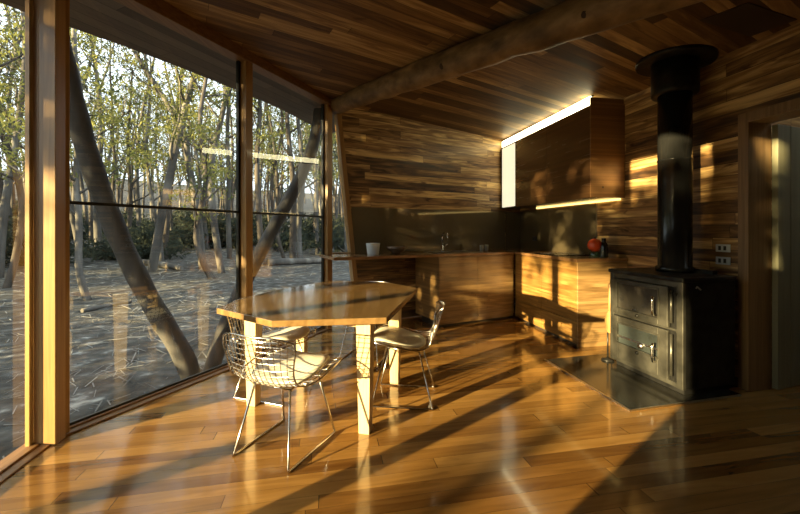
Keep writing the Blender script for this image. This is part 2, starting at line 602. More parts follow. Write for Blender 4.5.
for i, t in enumerate(POSTS_L):
    w = .09
    lab = ['timber window post beside the camera, nearest to the corner post', 'timber window post beside the camera, second from the corner post',
           'timber window post where the glass wall meets the high window', 'timber window post where the high window meets the solid wall'][i]
    post(lw(t, 0, -.05), -d1, w, n1, .10, label=lab)

# panes
def pane(a, bb, name='window_1'):
    q = MB()
    q.add([a[0], a[1], bb[1], bb[0]], [(0, 1, 2, 3)])
    o = q.build(name, M['glass'])
    return struct(o)
tl = [0.10] + POSTS_L
for i in range(len(tl) - 1):
    z0 = .02 if i < 3 else 1.78  # last pane fills the made-up high slot
    pane((lw(tl[i], z0, -.02), lw(tl[i], HEAD, -.02)), (lw(tl[i + 1], z0, -.02), lw(tl[i + 1], HEAD, -.02)), 'window_%d' % (i + 3))
wr = pane((w2(.03, .024, -.02), w2(.03, HEAD, -.02)), (w2(T2, .024, -.02), w2(T2, HEAD, -.02)), 'window_1')
wq = pane((w2(T2, .024, -.02), w2(T2, HEAD, -.02)), (w2(L2, .024, -.02), w2(L2, HEAD, -.02)), 'window_2')
for a, bb, wo in ((.07, T2 - .03, wr), (T2 + .05, L2 - .09, wq)):
    q = MB(); q.obox(w2(a, 1.385, -.03), d2 * (bb - a), n2 * .03, (0, 0, .02)); q.build('transom_bar', M['dark_metal'], wo)
    q = MB(); q.obox(w2(a, .024, -.03), d2 * (bb - a), n2 * .02, (0, 0, .016)); q.build('bottom_rail', M['dark_metal'], wo)
# corner window beside the raking edge of the back wall
q = MB()
a0, a1, a2, a3 = bw(0.02, .03), bw(s_bot, .03), bw(s_top, HEAD), bw(0.02, HEAD)
off = -xy(NB) * .05
q.add([p + off for p in (a0, a1, a2, a3)], [(0, 1, 2, 3)])
wt = struct(q.build('window_7', M['glass']))
q = MB()
ux = xy(DB)
for sa, sb in ((s_bot, s_top),):
    aa, ab = bw(sa - .03, 0), bw(sb - .03, 2.84)
    vs = []
    for p in (aa, ab):
        for du, dn in ((0, -.10), (.06, -.10), (.06, .02), (0, .02)):
            vs.append(p + ux * du + xy(NB) * dn)
    q.add(vs, [(0, 1, 2, 3), (7, 6, 5, 4), (0, 4, 5, 1), (1, 5, 6, 2), (2, 6, 7, 3), (3, 7, 4, 0)])
q.build('window_frame', M['frame'], wt, .002)
q = MB(); q.obox(bw(.04, .91) + off, ux * .32, xy(NB) * .05, (0, 0, .035)); q.build('transom_bar', M['frame'], wt)

# ------------------------------------------------------------------ door, casing, door leaf
q = MB()
CW = .055
q.obox(rw(T_DOOR0, 0, .018), d1 * CW, tr * .02, (0, 0, DOOR_H + CW))
q.obox(rw(T_DOOR1 - CW, 0, .018), d1 * CW, tr * .02, (0, 0, DOOR_H + CW))
q.obox(rw(T_DOOR1 - CW, DOOR_H, .018), d1 * (T_DOOR0 - T_DOOR1 + 2 * CW), tr * .02, (0, 0, CW))
q.obox(rw(T_DOOR0 - .022, 0, .02), d1 * .022, tr * (TW + .02), (0, 0, DOOR_H))
q.obox(rw(T_DOOR1, 0, .02), d1 * .022, tr * (TW + .02), (0, 0, DOOR_H))
q.obox(rw(T_DOOR1, DOOR_H - .022, .02), d1 * (T_DOOR0 - T_DOOR1), tr * (TW + .02), (0, 0, .022))
struct(q.build('trim_3', M['casing'], bevel=.002))
q = MB()
dp = rw(T_DOOR0 - .065, .012) + tr * (TW - .0)
dd = V((.94, .335, 0)).normalized()
dn = V((-dd.y, dd.x, 0))
q.obox(dp, dd * .80, dn * .038, (0, 0, 2.02))
door = struct(q.build('door_1', M['door'], bevel=.002))
for k in range(1, 4):
    q = MB(); q.obox(dp + dd * (.14 * k + .02) - dn * .003 + V((0, 0, .0)), dd * .006, dn * .004, (0, 0, 2.02)); q.build('door_groove_bead', M['door'], door)
q = MB()
hc = dp + dd * .73 - dn * .03 + V((0, 0, 1.0))
q.tube([hc + dn * .03, hc - dn * .02, hc - dn * .02 - dd * .11], .009, 8)
q.build('door_handle', M['steel'], door)

# roof light invented over the passage to brighten the open door
q = MB()
sk0 = pb + V((0, 0, 2.65)) + tr * .002
q.add([sk0, sk0 + tr * 1.1, sk0 + tr * 1.1 + d1 * (T_DOOR0 - T_DOOR1 + 1.0), sk0 + d1 * (T_DOOR0 - T_DOOR1 + 1.0)], [(0, 1, 2, 3)])
struct(q.build('window_8', M['glass']))

# cornice board along the right wall and dark recess panel in the ceiling
q = MB(); q.obox(rw(-3.6, 2.60, .0), d1 * 5.4, xy(NR) * .016, (0, 0, .09)); struct(q.build('trim_4', M['wall_r'], bevel=.002))
def cp(px, py, dz=0):        # a point of the sloping ceiling
    k = (231 - py) / FPX
    m_ = (px - 400) / FPX
    # z = 1.22 + k*Y = 2.80 - .06*m*Y
    Y = 1.58 / (k + .06 * m_)
    return (m_ * Y, Y)
q = MB()
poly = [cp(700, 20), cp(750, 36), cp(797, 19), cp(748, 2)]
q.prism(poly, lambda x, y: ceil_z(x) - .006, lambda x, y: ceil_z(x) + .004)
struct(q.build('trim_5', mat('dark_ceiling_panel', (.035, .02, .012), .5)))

# ------------------------------------------------------------------ log beam
q = MB()
rnd = random.Random(5)
A, Bp = V((-.86, 4.86, 2.83)), V((2.05, 1.28, 2.47))
pts, rs = [], []
for i in range(25):
    u = i / 24
    p = A.lerp(Bp, u) + V((rnd.uniform(-1, 1), rnd.uniform(-1, 1), rnd.uniform(-1, 1))) * .006
    pts.append(p); rs.append(.112 + .018 * u + rnd.uniform(-.004, .004))
q.tube(pts, rs, 20)
lb = q.build('log_beam', M['log'])
tag(lb, 'peeled round log beam crossing under the board ceiling', 'beam')
for u, side in ((.44, -1), (.62, 1), (.70, -1)):
    q = MB()
    c = A.lerp(Bp, u) + V((-.35, -.75, -.5)).normalized() * .112 + V((side * .02, 0, 0))
    q.lathe((0, 0, 0), [(.0, .012), (.018, .010), (.028, .0), (.03, -.02)], 14)
    rot = V((0, 0, 1)).rotation_difference(V((-.35, -.75, -.5)).normalized()).to_matrix()
    q.v = [tuple(rot @ V(p) + c) for p in q.v]
    q.build('knot', mat('dark_knot', (.05, .025, .012), .7), lb)

# ------------------------------------------------------------------ eaves outside
EZ = 2.86
outer = [(-1.95, -2.6), (-2.15, .2), (-2.45, 1.0), (-2.85, 1.75), (-2.95, 2.3), (-2.88, 2.70), (-2.78, 2.90), (-2.65, 3.05), (-2.43, 3.385), (-2.20, 3.80), (-1.93, 4.34), (-1.62, 5.05), (-1.35, 5.92), (-1.25, 6.5)]
inner = [tuple(P3 + V((0.25, .9))), tuple(P3 + V((-.03, .12))), tuple(P3 + V((-.075, 0))), tuple(P1 + V((-.07, 0))), tuple(LREAR + V((-.07, 0)))]
q = MB()
q.prism(outer + inner, EZ, EZ + .10)
struct(q.build('trim_6', M['soffit']))

# ------------------------------------------------------------------ kitchen
F0, F1 = V((.49, 4.75)), V((1.61, 5.30))
CD = F1 - F0
CD.normalize()
cdx, cn = xy(CD), V((-CD.y, CD.x, 0))                 # along back run, into the back wall
depth_b = (B0 - F0).dot(V((-CD.y, CD.x)))             # face line to wall
G0 = V((1.862, 3.954))                                # near end of the drawer run
depth_r = (R0 - G0).dot(-NR)
CORN = meet(F0, CD, G0, D1)
CT = .93

# worktop, one L
def off_pt(p, a, b_):
    return p + a * b_
eL = F0 + (-CD) * 1.36
w_l = meet(eL, V((-CD.y, CD.x)), B0 + NB * .004, DB)
ov = .02
cornf = meet(F0 - V((-CD.y, CD.x)) * ov, CD, G0 + NR * ov, D1)
wallcorn = meet(B0 + NB * .004, DB, R0 + NR * .004, D1)
poly = [tuple(eL - V((-CD.y, CD.x)) * ov), tuple(cornf), tuple(G0 + NR * ov - D1 * .01), tuple(G0 - D1 * .01 - NR * (depth_r - .004)), tuple(wallcorn), tuple(w_l)]
q = MB(); q.prism(poly, CT - .034, CT)
ctop = tag(q.build('kitchen_worktop', M['counter'], bevel=.003), 'long dark timber L-shaped kitchen worktop', 'worktop')

# back run cabinet
root = thing('base_cabinet', 'timber base cabinet below the sink, facing the room', 'cabinet', (F0.x, F0.y, 0))
Lc = (CORN - F0).length
f0 = xy(F0)
q = MB(); q.obox(f0 + V((0, 0, .07)) + cn * .018, cdx * (Lc - .0), cn * (depth_b - .03), (0, 0, CT - .036 - .07)); part(q, 'body', M['cab'], root)
q = MB(); q.obox(f0 + cn * .03 + V((0, 0, 0)), cdx * (Lc - .05), cn * .4, (0, 0, .07)); part(q, 'plinth', M['kick'], root)
for a, w in ((.004, .60), (.608, Lc - .64)):
    q = MB(); q.obox(f0 + cdx * a + V((0, 0, .035)), cdx * w, cn * .017, (0, 0, CT - .034 - .045)); part(q, 'door', M['cab'], root, .0015)

# right run drawers
root = thing('drawer_cabinet', 'golden timber drawer cabinet under the cooktop beside the stove', 'cabinet', (G0.x, G0.y, 0))
g0 = xy(G0)
Lr = (CORN - G0).length
nin = -xy(NR)
q = MB(); q.obox(g0 + d1 * .02 + nin * .018 + V((0, 0, .07)), d1 * (Lr - .04), nin * (depth_r - .03), (0, 0, CT - .036 - .07)); part(q, 'body', M['cab_r'], root)
q = MB(); q.obox(g0, d1 * .02, nin * (depth_r - .006), (0, 0, CT - .036)); part(q, 'end_panel', M['cab'], root, .001)
q = MB(); q.obox(g0 + d1 * .02 + nin * .03, d1 * (Lr - .06), nin * .4, (0, 0, .07)); part(q, 'plinth', M['kick'], root)
half = (Lr - .03) / 2
for c_ in range(2):
    for z0, z1 in ((.030, .262), (.27, .475), (.483, .888)):
        a = .024 + c_ * half
        q = MB(); q.obox(g0 + d1 * a + V((0, 0, z0)), d1 * (half - .006), nin * .017, (0, 0, z1 - z0)); part(q, 'drawer', M['cab_r'], root, .0015)

# splashbacks
q = MB(); q.obox(bw(.31, CT + .001) + xy(NB) * .0, xy(DB) * (LB - .32 - .34), xy(NB) * .008, (0, 0, 1.53 - CT)); tag(q.build('splashback', M['splash']), 'bronze glass splashback behind the sink', 'splashback')
q = MB(); q.obox(bw(LB - .335, CT + .001), xy(DB) * .325, xy(NB) * .012, (0, 0, 1.53 - CT)); tag(q.build('splashback', M['splash']), 'narrow bronze glass splashback panel filling the kitchen corner', 'splashback')
q = MB(); q.obox(rw(.49, CT + .001, 0), d1 * (LR - .50), xy(NR) * .008, (0, 0, 1.545 - CT)); tag(q.build('splashback', M['splash']), 'bronze glass splashback under the wall cupboard', 'splashback')
q = MB(); q.obox(rw(.478, CT + .001, 0), d1 * .010, xy(NR) * .010, (0, 0, 1.545 - CT)); struct(q.build('trim_7', M['steel']))

# wall cupboard with light strips
U0 = V((2.034, 4.025))
ud = (R0 - U0).dot(-NR)
ZB = 1.579
root = thing('wall_cupboard', 'red-brown wall cupboard with lit strips above the drawers', 'cupboard', (U0.x, U0.y, ZB))
u0 = xy(U0)
# run until the cupboard front meets the back wall
UE = meet(U0, D1, B0 + NB * .006, DB)
LU = (UE - U0).length
ztop = lambda p: ceil_z(p.x) - .005
def up(a, n, z):
    p = U0 + D1 * a - NR * n
    return V((p.x, p.y, z))
ZL = 2.555                                    # top of the doors, foot of the light strip
q = MB()
q.obox(up(0, 0, ZB), d1 * .018, nin * (ud - .002), (0, 0, ztop(R0) - ZB - .0)); part(q, 'end_panel', M['upper_end'], root, .001)
q = MB()
q.obox(up(.018, .03, ZB), d1 * (LU - .05), nin * (ud - .034), (0, 0, ZL - ZB)); part(q, 'body', M['upper'], root)
q = MB()
q.obox(up(.018, .0, ZL), d1 * (LU - .03), nin * (ud - .05), (0, 0, .012)); part(q, 'light_shelf', M['upper'], root)
wdoor = (LU - .51) / 2
for k in range(2):
    q = MB(); q.obox(up(.020 + k * wdoor, .0, ZB + .002), d1 * (wdoor - .004), nin * .02, (0, 0, ZL - ZB - .006)); part(q, 'door', M['upper'], root, .001)
M['tubelight'] = mat('light_strip', (.9, .9, .8), .4, emit=(1.0, .90, .52), estr=9.0)
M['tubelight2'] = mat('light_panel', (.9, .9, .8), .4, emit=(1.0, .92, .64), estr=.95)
q = MB(); q.obox(up(.020, .004, ZL + .014), d1 * (LU - .05), nin * .02, (0, 0, .095)); part(q, 'light_strip', M['tubelight'], root)
q = MB(); q.obox(up(.018, .022, ZL + .111), d1 * (LU - .03), nin * .03, (0, 0, .012)); part(q, 'strip_frame', M['kick'], root)
q = MB(); q.obox(up(LU - .485, .0, ZB + .02), d1 * .44, nin * .02, (0, 0, ZL - ZB - .03)); part(q, 'light_panel', M['tubelight2'], root)
q = MB(); q.obox(up(LU - .505, -.003, ZB), d1 * .018, nin * .03, (0, 0, ZL - ZB)); q.obox(up(LU - .045, -.003, ZB), d1 * .018, nin * .03, (0, 0, ZL - ZB)); q.obox(up(LU - .505, -.003, ZB), d1 * .47, nin * .03, (0, 0, .016)); part(q, 'panel_frame', M['kick'], root)
q = MB(); q.obox(up(.05, ud - .022, ZB - .020), d1 * (LU - .45), nin * .012, (0, 0, .019)); part(q, 'under_light', mat('under_light', (.9, .9, .8), .4, emit=(1.0, .70, .22), estr=2.6), root)

# sink and tap
def bt(s, n, z=CT):       # on the back worktop: s along from F0, n behind the front
    p = F0 + CD * s + V((-CD.y, CD.x)) * n
    return V((p.x, p.y, z))
ang_b = math.atan2(CD.y, CD.x)
sk = bt(.42, .30)
root = thing('kitchen_sink', 'shallow steel sink rim set in the worktop by the tap', 'sink', tuple(sk), ang_b)
q = MB()
for (x0, y0, x1, y1) in ((-.36, -.20, .36, -.17), (-.36, .17, .36, .20), (-.36, -.17, -.33, .17), (.33, -.17, .36, .17), (-.01, -.17, .01, .17)):
    q.obox((x0, y0, .0005), (x1 - x0, 0, 0), (0, y1 - y0, 0), (0, 0, .006))
q.build('rim', M['steel'], root, .002)
q = MB()
for cx_ in (-.17, .17):
    q.box((cx_, 0, .0012), (.32, .34, .0012))
q.build('basin', mat('sink_basin', (.25, .24, .22), .3, 1.0), root)
tp = bt(.36, .49)
root = thing('mixer_tap', 'chrome gooseneck mixer tap behind the sink', 'tap', tuple(tp), ang_b)
q = MB(); q.lathe((0, 0, 0), [(0, 0), (.026, 0), (.026, .012), (.018, .02), (.016, .09), (0, .09)]); q.build('tap_base', M['chrome'], root)
q = MB(); q.tube([(0, 0, .08), (0, 0, .20)] + [(0, -.07 + .07 * math.cos(a), .20 + .07 * math.sin(a)) for a in [i * math.pi / 8 for i in range(1, 9)]] + [(0, -.14, .16)], .010, 10); q.build('spout', M['chrome'], root)
q = MB(); q.tube([(.015, 0, .06), (.05, 0, .075), (.085, 0, .10)], .006, 8); q.build('lever', M['chrome'], root)

# cup, bowl, little glasses
def cup_prof(r0, r1, h, t=.003):
    return [(0, 0), (r0, 0), (r1, h), (r1 - t, h), (r0 - t, t), (0, t)]
c = bt(-.77, .30)
q = MB(); q.lathe((0, 0, 0), [(0, 0), (.068, 0), (.072, .01), (.086, .135), (.088, .14), (.083, .14), (.068, .012), (0, .01)], 32)
o = q.build('storage_pot', mat('white_ceramic', (.74, .80, .80), .35)); o.location = c
tag(o, 'small white tapered pot on the left end of the worktop', 'pot')
c = bt(-.43, .34)
q = MB(); q.lathe((0, 0, 0), [(0, 0), (.05, 0), (.06, .01), (.11, .05), (.135, .09), (.130, .09), (.105, .053), (.055, .014), (0, .012)], 32)
o = q.build('fruit_bowl', mat('dark_bowl', (.20, .14, .09), .2, .3)); o.location = c
tag(o, 'dark shallow bowl on the worktop beside the white pot', 'bowl')
for k, s in enumerate((1.00, 1.09)):
    c = bt(s, .42)
    q = MB(); q.lathe((0, 0, 0), [(0, 0), (.024, 0), (.028, .03), (.03, .085), (.027, .085), (.024, .006), (0, .005)], 20)
    o = q.build('drinking_glass', mat('cloudy_glass', (.42, .44, .38), .15, spec=.8)); o.location = c
    tag(o, ['small drinking glass near the kitchen corner, nearer the sink', 'small drinking glass near the kitchen corner, farther from the sink'][k], 'glass')
# red lantern-like jar and its dark neighbour at the end of the drawers
def rt(t, n, z=CT):
    p = G0 + D1 * t - NR * n
    return V((p.x, p.y, z))
c = rt(.16, .32)
root = thing('oil_lamp', 'glossy red round-topped lamp on a dark base by the stove', 'lamp', tuple(c))
root.scale = (1.15, 1.15, 1.15)
q = MB(); q.lathe((0, 0, 0), [(0, 0), (.045, 0), (.05, .012), (.045, .04), (.03, .06), (0, .06)], 24); q.build('base', mat('dark_glass', (.015, .03, .02), .1, spec=.8), root)
q = MB(); q.lathe((0, 0, 0), [(.0, .055), (.03, .058), (.055, .08), (.066, .11), (.062, .14), (.045, .165), (.02, .178), (0, .18)], 28); q.build('globe', mat('red_enamel', (.62, .075, .02), .15, coat=.5), root)
q = MB(); q.lathe((0, 0, 0), [(0, .178), (.012, .178), (.014, .19), (0, .198)], 12); q.build('cap', M['black_iron'], root)
c = rt(.10, .385)
q = MB(); q.lathe((0, 0, 0), [(0, 0), (.042, 0), (.044, .01), (.044, .13), (.034, .155), (.022, .17), (.022, .205), (.026, .21), (0, .212)], 24)
o = q.build('dark_bottle', mat('black_glass', (.01, .012, .01), .12, spec=.8)); o.location = c
tag(o, 'short black bottle just behind the red lamp', 'bottle')
# cooktop
root = thing('cooktop', 'flat black glass cooktop let into the worktop over the drawers', 'cooktop', tuple(rt(.72, .30)), math.atan2(D1.y, D1.x))
q = MB(); q.box((0, 0, .004), (.56, .46, .006)); q.build('glass_plate', mat('cooktop_glass', (.012, .012, .012), .08, spec=.7), root, .002)
for x_, y_, r_ in ((-.14, -.1, .09), (.14, -.1, .075), (-.14, .11, .075), (.14, .11, .09)):
    q = MB(); q.tube([(x_ + r_ * math.cos(a), y_ + r_ * math.sin(a), .0075) for a in [i * math.tau / 28 for i in range(28)]], .0012, 5, closed=True); q.build('burner_ring', M['steel'], root)

# sockets
def socket(p, ax, nz, w, h, dark, label):
    root = thing('power_socket', label, 'socket', tuple(p))
    face = mat('socket_plate', (.03, .03, .03) if dark else (.55, .60, .62), .35)
    q = MB(); q.obox(-ax * w / 2 - V((0, 0, h / 2)), ax * w, nz * .008, (0, 0, h)); q.build('cover_plate', face, root, .002)
    dk = mat('socket_inset', (.02, .02, .02), .4)
    for k in (-.24, .12):
        q = MB(); q.obox(ax * (k * w) - V((0, 0, h * .28)) + nz * .007, ax * w * .17, nz * .004, (0, 0, h * .56)); q.build('socket_inset', dk, root)
    q = MB(); q.obox(ax * (.36 * w) - V((0, 0, h * .3)) + nz * .007, ax * w * .1, nz * .005, (0, 0, h * .5)); q.build('switch', face, root)
nrv = xy(NR)
socket(rw(-.985 * K, 1.22 - 17 * 3.1 / FPX, .001), d1, nrv, .115, .062, False, 'upper of two pale sockets beside the door casing')
socket(rw(-.985 * K, 1.22 - 29.5 * 3.1 / FPX, .001), d1, nrv, .115, .062, False, 'lower of two pale sockets beside the door casing')
socket(rw(1.86, 1.10, .009), d1, nrv, .11, .07, True, 'small black socket on the splashback at the kitchen corner')

# ------------------------------------------------------------------ hearth and stove
HA = V((1, .25)).normalized()          # away from the room, across the hearth
HL = V((-.185, 1)).normalized()        # along the stove front
HB = V((1.558, 2.56))
hx, hl = xy(HA), xy(HL)
root = thing('hearth_plate', 'black glossy hearth plate on the floor beneath the stove', 'hearth', (HB.x, HB.y, 0))
q = MB(); q.prism([tuple(HB), tuple(HB + HA * 1.00), tuple(HB + HA * .98 + HL * 1.02), tuple(HB + HL * 1.02)], .0, .010); part(q, 'plate', noise_mat('hearth_glass', [(.3, (.018, .017, .014)), (.7, (.045, .042, .034))], 5, .16, spec=.8, roughvar=.25), root)
q = MB(); q.obox(xy(HB - HA * .008 - HL * .008), hl * 1.036, hx * .008, (0, 0, .012)); q.obox(xy(HB - HL * .008), hx * .99, hl * .008, (0, 0, .012)); part(q, 'edge_trim', M['steel'], root)

S0 = V((2.060, 2.745))
ST_L, ST_D = .728, .50
root = thing('wood_stove', 'black cast-iron wood stove with two glazed doors one above the other', 'stove', (S0.x, S0.y, .012))
s0 = xy(S0)
def sp(t, n, z):            # t along front from the near corner, n behind the face
    p = S0 + HL * t + HA * n
    return V((p.x, p.y, z))
zf = .012
q = MB(); q.obox(sp(.03, .04, zf), hl * (ST_L - .06), hx * (ST_D - .06), (0, 0, .05)); part(q, 'plinth', M['black_iron'], root)
q = MB(); q.obox(sp(.0, .012, .058), hl * ST_L, hx * (ST_D - .012), (0, 0, .785)); part(q, 'body', M['black_iron'], root, .008)
q = MB(); q.obox(sp(-.012, -.018, .843), hl * (ST_L + .024), hx * (ST_D + .018), (0, 0, .034)); part(q, 'top_plate', M['black_iron'], root, .008)
q = MB()
q.obox(sp(.0, -.006, .058), hl * .055, hx * .03, (0, 0, .785))
q.obox(sp(ST_L - .045, -.006, .058), hl * .045, hx * .03, (0, 0, .785))
q.obox(sp(.05, .0, .058), hl * (ST_L - .09), hx * .02, (0, 0, .035))
q.obox(sp(.05, .0, .80), hl * (ST_L - .09), hx * .02, (0, 0, .043))
q.obox(sp(.05, .0, .472), hl * (ST_L - .09), hx * .02, (0, 0, .018))
part(q, 'front_frame', M['grey_iron'], root, .005)
q = MB()
for z_ in (.12, .79):
    q.tube([sp(.0, .0, z_), sp(.0, .0, z_ + .001)], .001, 4)
M['fire_glass'] = noise_mat('sooty_glass', [(.35, (.012, .012, .012)), (.6, (.04, .035, .028)), (.78, (.26, .22, .16))], 4, .22, spec=.45)
M['fire_glass2'] = noise_mat('clean_glass', [(.3, (.012, .014, .013)), (.7, (.035, .042, .04))], 3, .22, spec=.5)
for (z0, z1, w0, w1, gm, tagx) in ((.492, .797, .545, .762, M['fire_glass'], 0), (.096, .468, .238, .405, M['fire_glass2'], 1)):
    q = MB()
    ta, tb = .115, .675
    wa, wb = .20, .62
    q.obox(sp(ta, -.022, z0), hl * (wa - ta), hx * .024, (0, 0, z1 - z0))
    q.obox(sp(wb, -.022, z0), hl * (tb - wb), hx * .024, (0, 0, z1 - z0))
    q.obox(sp(wa, -.022, z0), hl * (wb - wa), hx * .024, (0, 0, w0 - z0))
    q.obox(sp(wa, -.022, w1), hl * (wb - wa), hx * .024, (0, 0, z1 - w1))
    dr = part(q, 'door', M['grey_iron'], root, .004)
    q = MB(); q.obox(sp(wa - .005, -.008, w0 - .005), hl * (wb - wa + .01), hx * .004, (0, 0, w1 - w0 + .01)); part(q, 'door_glass', gm, dr)
    q = MB()
    for (c0, c1, e0, e1) in ((wa - .012, wb + .012, w0 - .012, w0), (wa - .012, wb + .012, w1, w1 + .012), (wa - .012, wa, w0, w1), (wb, wb + .012, w0, w1)):
        q.obox(sp(c0, -.029, e0), hl * (c1 - c0), hx * .010, (0, 0, e1 - e0))
    part(q, 'glass_bezel', M['grey_iron'], dr, .002)
    zc = (w0 + w1) / 2 - (.02 if tagx == 0 else .05)
    q = MB()
    q.tube([sp(.215, -.02, zc - .07), sp(.215, -.055, zc - .068), sp(.215, -.062, zc - .03), sp(.215, -.062, zc + .05), sp(.215, -.052, zc + .075)], .009, 10)
    part(q, 'handle', M['chrome'], dr)
    q = MB()
    q.lathe((0, 0, 0), [(.0, .014), (.012, .012), (.015, 0)], 14)
    rot = V((0, 0, 1)).rotation_difference(-hx).to_matrix()
    kc = sp(.40, -.022, w0 - .028)
    q.v = [tuple(rot @ V(p) + kc) for p in q.v]
    part(q, 'air_knob', M['black_iron'], dr)
# steel bar across the lower door's glass, with a round boss
    if tagx == 1:
        q = MB(); q.obox(sp(wa, -.012, .285), hl * (wb - wa), hx * .004, (0, 0, .016)); part(q, 'glass_rail', M['steel'], dr)
        q = MB(); q.lathe((0, 0, 0), [(.0, .02), (.022, .018), (.026, 0)], 18)
        kc = sp(.37, -.012, .275)
        q.v = [tuple(rot @ V(p) + kc) for p in q.v]
        part(q, 'boss', M['steel'], dr)
    q = MB()
    q.tube([sp(.088, -.016, z0 + .04), sp(.088, -.016, z1 - .02)], .010, 8)
    part(q, 'hinge_rod', M['grey_iron'], dr)
q = MB()
q.tube([sp(-.013, -.0 + .10, .80), sp(-.02, .10, .815), sp(-.02, .135, .79)], .006, 8); part(q, 'damper_lever', M['steel'], root)
q = MB(); q.obox(sp(.12, ST_D - .07, .877), hl * .5, hx * .05, (0, 0, .03)); part(q, 'rear_upstand', M['black_iron'], root, .003)

# flue
FL = V((2.325, 3.20))
fz = .878
root = thing('stove_flue', 'tall black round flue rising from the stove to the ceiling', 'flue', (FL.x, FL.y, fz))
zc = ceil_z(FL.x) - fz
q = MB(); q.lathe((0, 0, 0), [(0, 0), (.138, 0), (.138, .04), (.122, .05), (.122, .93), (.126, .932), (.126, .945), (.122, .947), (.122, 1.5), (0, 1.5)], 40); q.build('flue_pipe', M['flue'], root)
q = MB(); q.lathe((0, 0, 0), [(.12, 1.49), (.165, 1.49), (.170, 1.51), (.170, zc - .005), (.1, zc - .005)], 40); q.build('outer_sleeve', M['black_iron'], root)
q = MB(); q.lathe((0, 0, 0), [(.16, zc - .03), (.275, zc - .03), (.285, zc - .022), (.285, zc + .01), (.16, zc + .01)], 44)
q.v = [(x, y, z - .06 * x) for x, y, z in q.v]
q.build('ceiling_flange', M['black_iron'], root)

# fireside brush hanging on the stove side, and the small tool stand below it
c = sp(ST_L + .025, .02, .0)
root = thing('hearth_brush', 'pale wooden hearth brush hanging beside the left edge of the stove', 'brush', (c.x, c.y, .28))
q = MB(); q.tube([(0, 0, .46), (0, 0, .44), (0, 0, .28), (0, 0, .2)], [.012, .017, .016, .018], 10); q.build('handle', mat('pale_brush_wood', (.40, .23, .08), .4), root)
q = MB()
prof = [(.2, .016), (.16, .042), (.10, .060), (.04, .056), (.0, .025)]
for i in range(len(prof) - 1):
    pass
vs = []
for z_, hw in prof:
    for sx, sy in ((-1, -1), (1, -1), (1, 1), (-1, 1)):
        vs.append((hl.x * hw * sx + hx.x * .012 * sy, hl.y * hw * sx + hx.y * .012 * sy, z_))
fs = [(0, 1, 2, 3)] + [(4 * (len(prof) - 1) + k) for k in ()]
fl = []
for i in range(len(prof) - 1):
    for k in range(4):
        fl.append((4 * i + k, 4 * i + (k + 1) % 4, 4 * i + 4 + (k + 1) % 4, 4 * i + 4 + k))
fl += [(0, 1, 2, 3), tuple(4 * (len(prof) - 1) + k for k in (3, 2, 1, 0))]
q.add(vs, fl, True)
q.build('brush_head', mat('pale_brush_wood2', (.40, .23, .08), .45), root)
q = MB(); q.tube([V((0, 0, .45)), V((0, 0, .49)), V(tuple(hx * .03)) + V((0, 0, .50)), V(tuple(-hl * .035)) + V((0, 0, .48))], .004, 6); q.build('hook', M['black_iron'], root)
c = sp(ST_L + .07, .03, .0)
root = thing('fire_tool_stand', 'black iron fire tool stand on the floor at the stove corner', 'stand', (c.x, c.y, .011))
q = MB(); q.lathe((0, 0, 0), [(0, 0), (.055, 0), (.055, .012), (.02, .02), (.012, .03), (0, .03)], 20); q.build('base', M['black_iron'], root)
q = MB(); q.tube([(0, 0, .02), (0, 0, .30)], .007, 8); q.build('pole', M['black_iron'], root)
q = MB(); q.tube([(.03, 0, .27), (.035, .0, .03)], .006, 8); q.tube([(.03, 0, .27), (0, 0, .285)], .004, 6); q.build('poker', M['black_iron'], root)

# ------------------------------------------------------------------ table
TZ = .73
poly = [(-1.165, 2.40), (-.70, 2.06), (-.075, 2.14), (.150, 3.26), (-.12, 3.60), (-.68, 3.74), (-1.03, 3.15), (-1.155, 2.70)]
root = thing('dining_table', 'chunky timber dining table with a many-sided top by the window', 'table', (-.5, 2.9, 0))
q = MB(); q.prism(poly, TZ - .036, TZ); part(q, 'tabletop', M['table'], root, .004)
legs = [(-.21, 2.30), (-1.03, 2.66), (-.04, 3.03), (-.87, 3.36)]
q = MB()
def rail(a, bb, w=.03, h=.06):
    a, bb = V((a[0], a[1], TZ - .036 - h)), V((bb[0], bb[1], TZ - .036 - h))
    d = (bb - a); n = V((-d.y, d.x, 0)).normalized()
    q.obox(a - n * w / 2, d, n * w, (0, 0, h))
rail(legs[0], legs[1]); rail(legs[0], legs[2]); rail(legs[1], legs[3]); rail(legs[2], legs[3])
part(q, 'apron', M['frame'], root)
du = (V(legs[2]) - V(legs[0])).normalized()
dv = V((-du.y, du.x))
for x, y in legs:
    q = MB()
    vs = []
    for z_, hw in ((0, .033), (TZ - .037, .046)):
        for a, bb in ((-1, -1), (1, -1), (1, 1), (-1, 1)):
            p = V((x, y)) + du * hw * a + dv * hw * bb
            vs.append((p.x, p.y, z_))
    q.add(vs, [(0, 1, 2, 3)[::-1], (4, 5, 6, 7), (0, 1, 5, 4), (1, 2, 6, 5), (2, 3, 7, 6), (3, 0, 4, 7)])
    part(q, 'leg', M['table_leg'], root, .003)

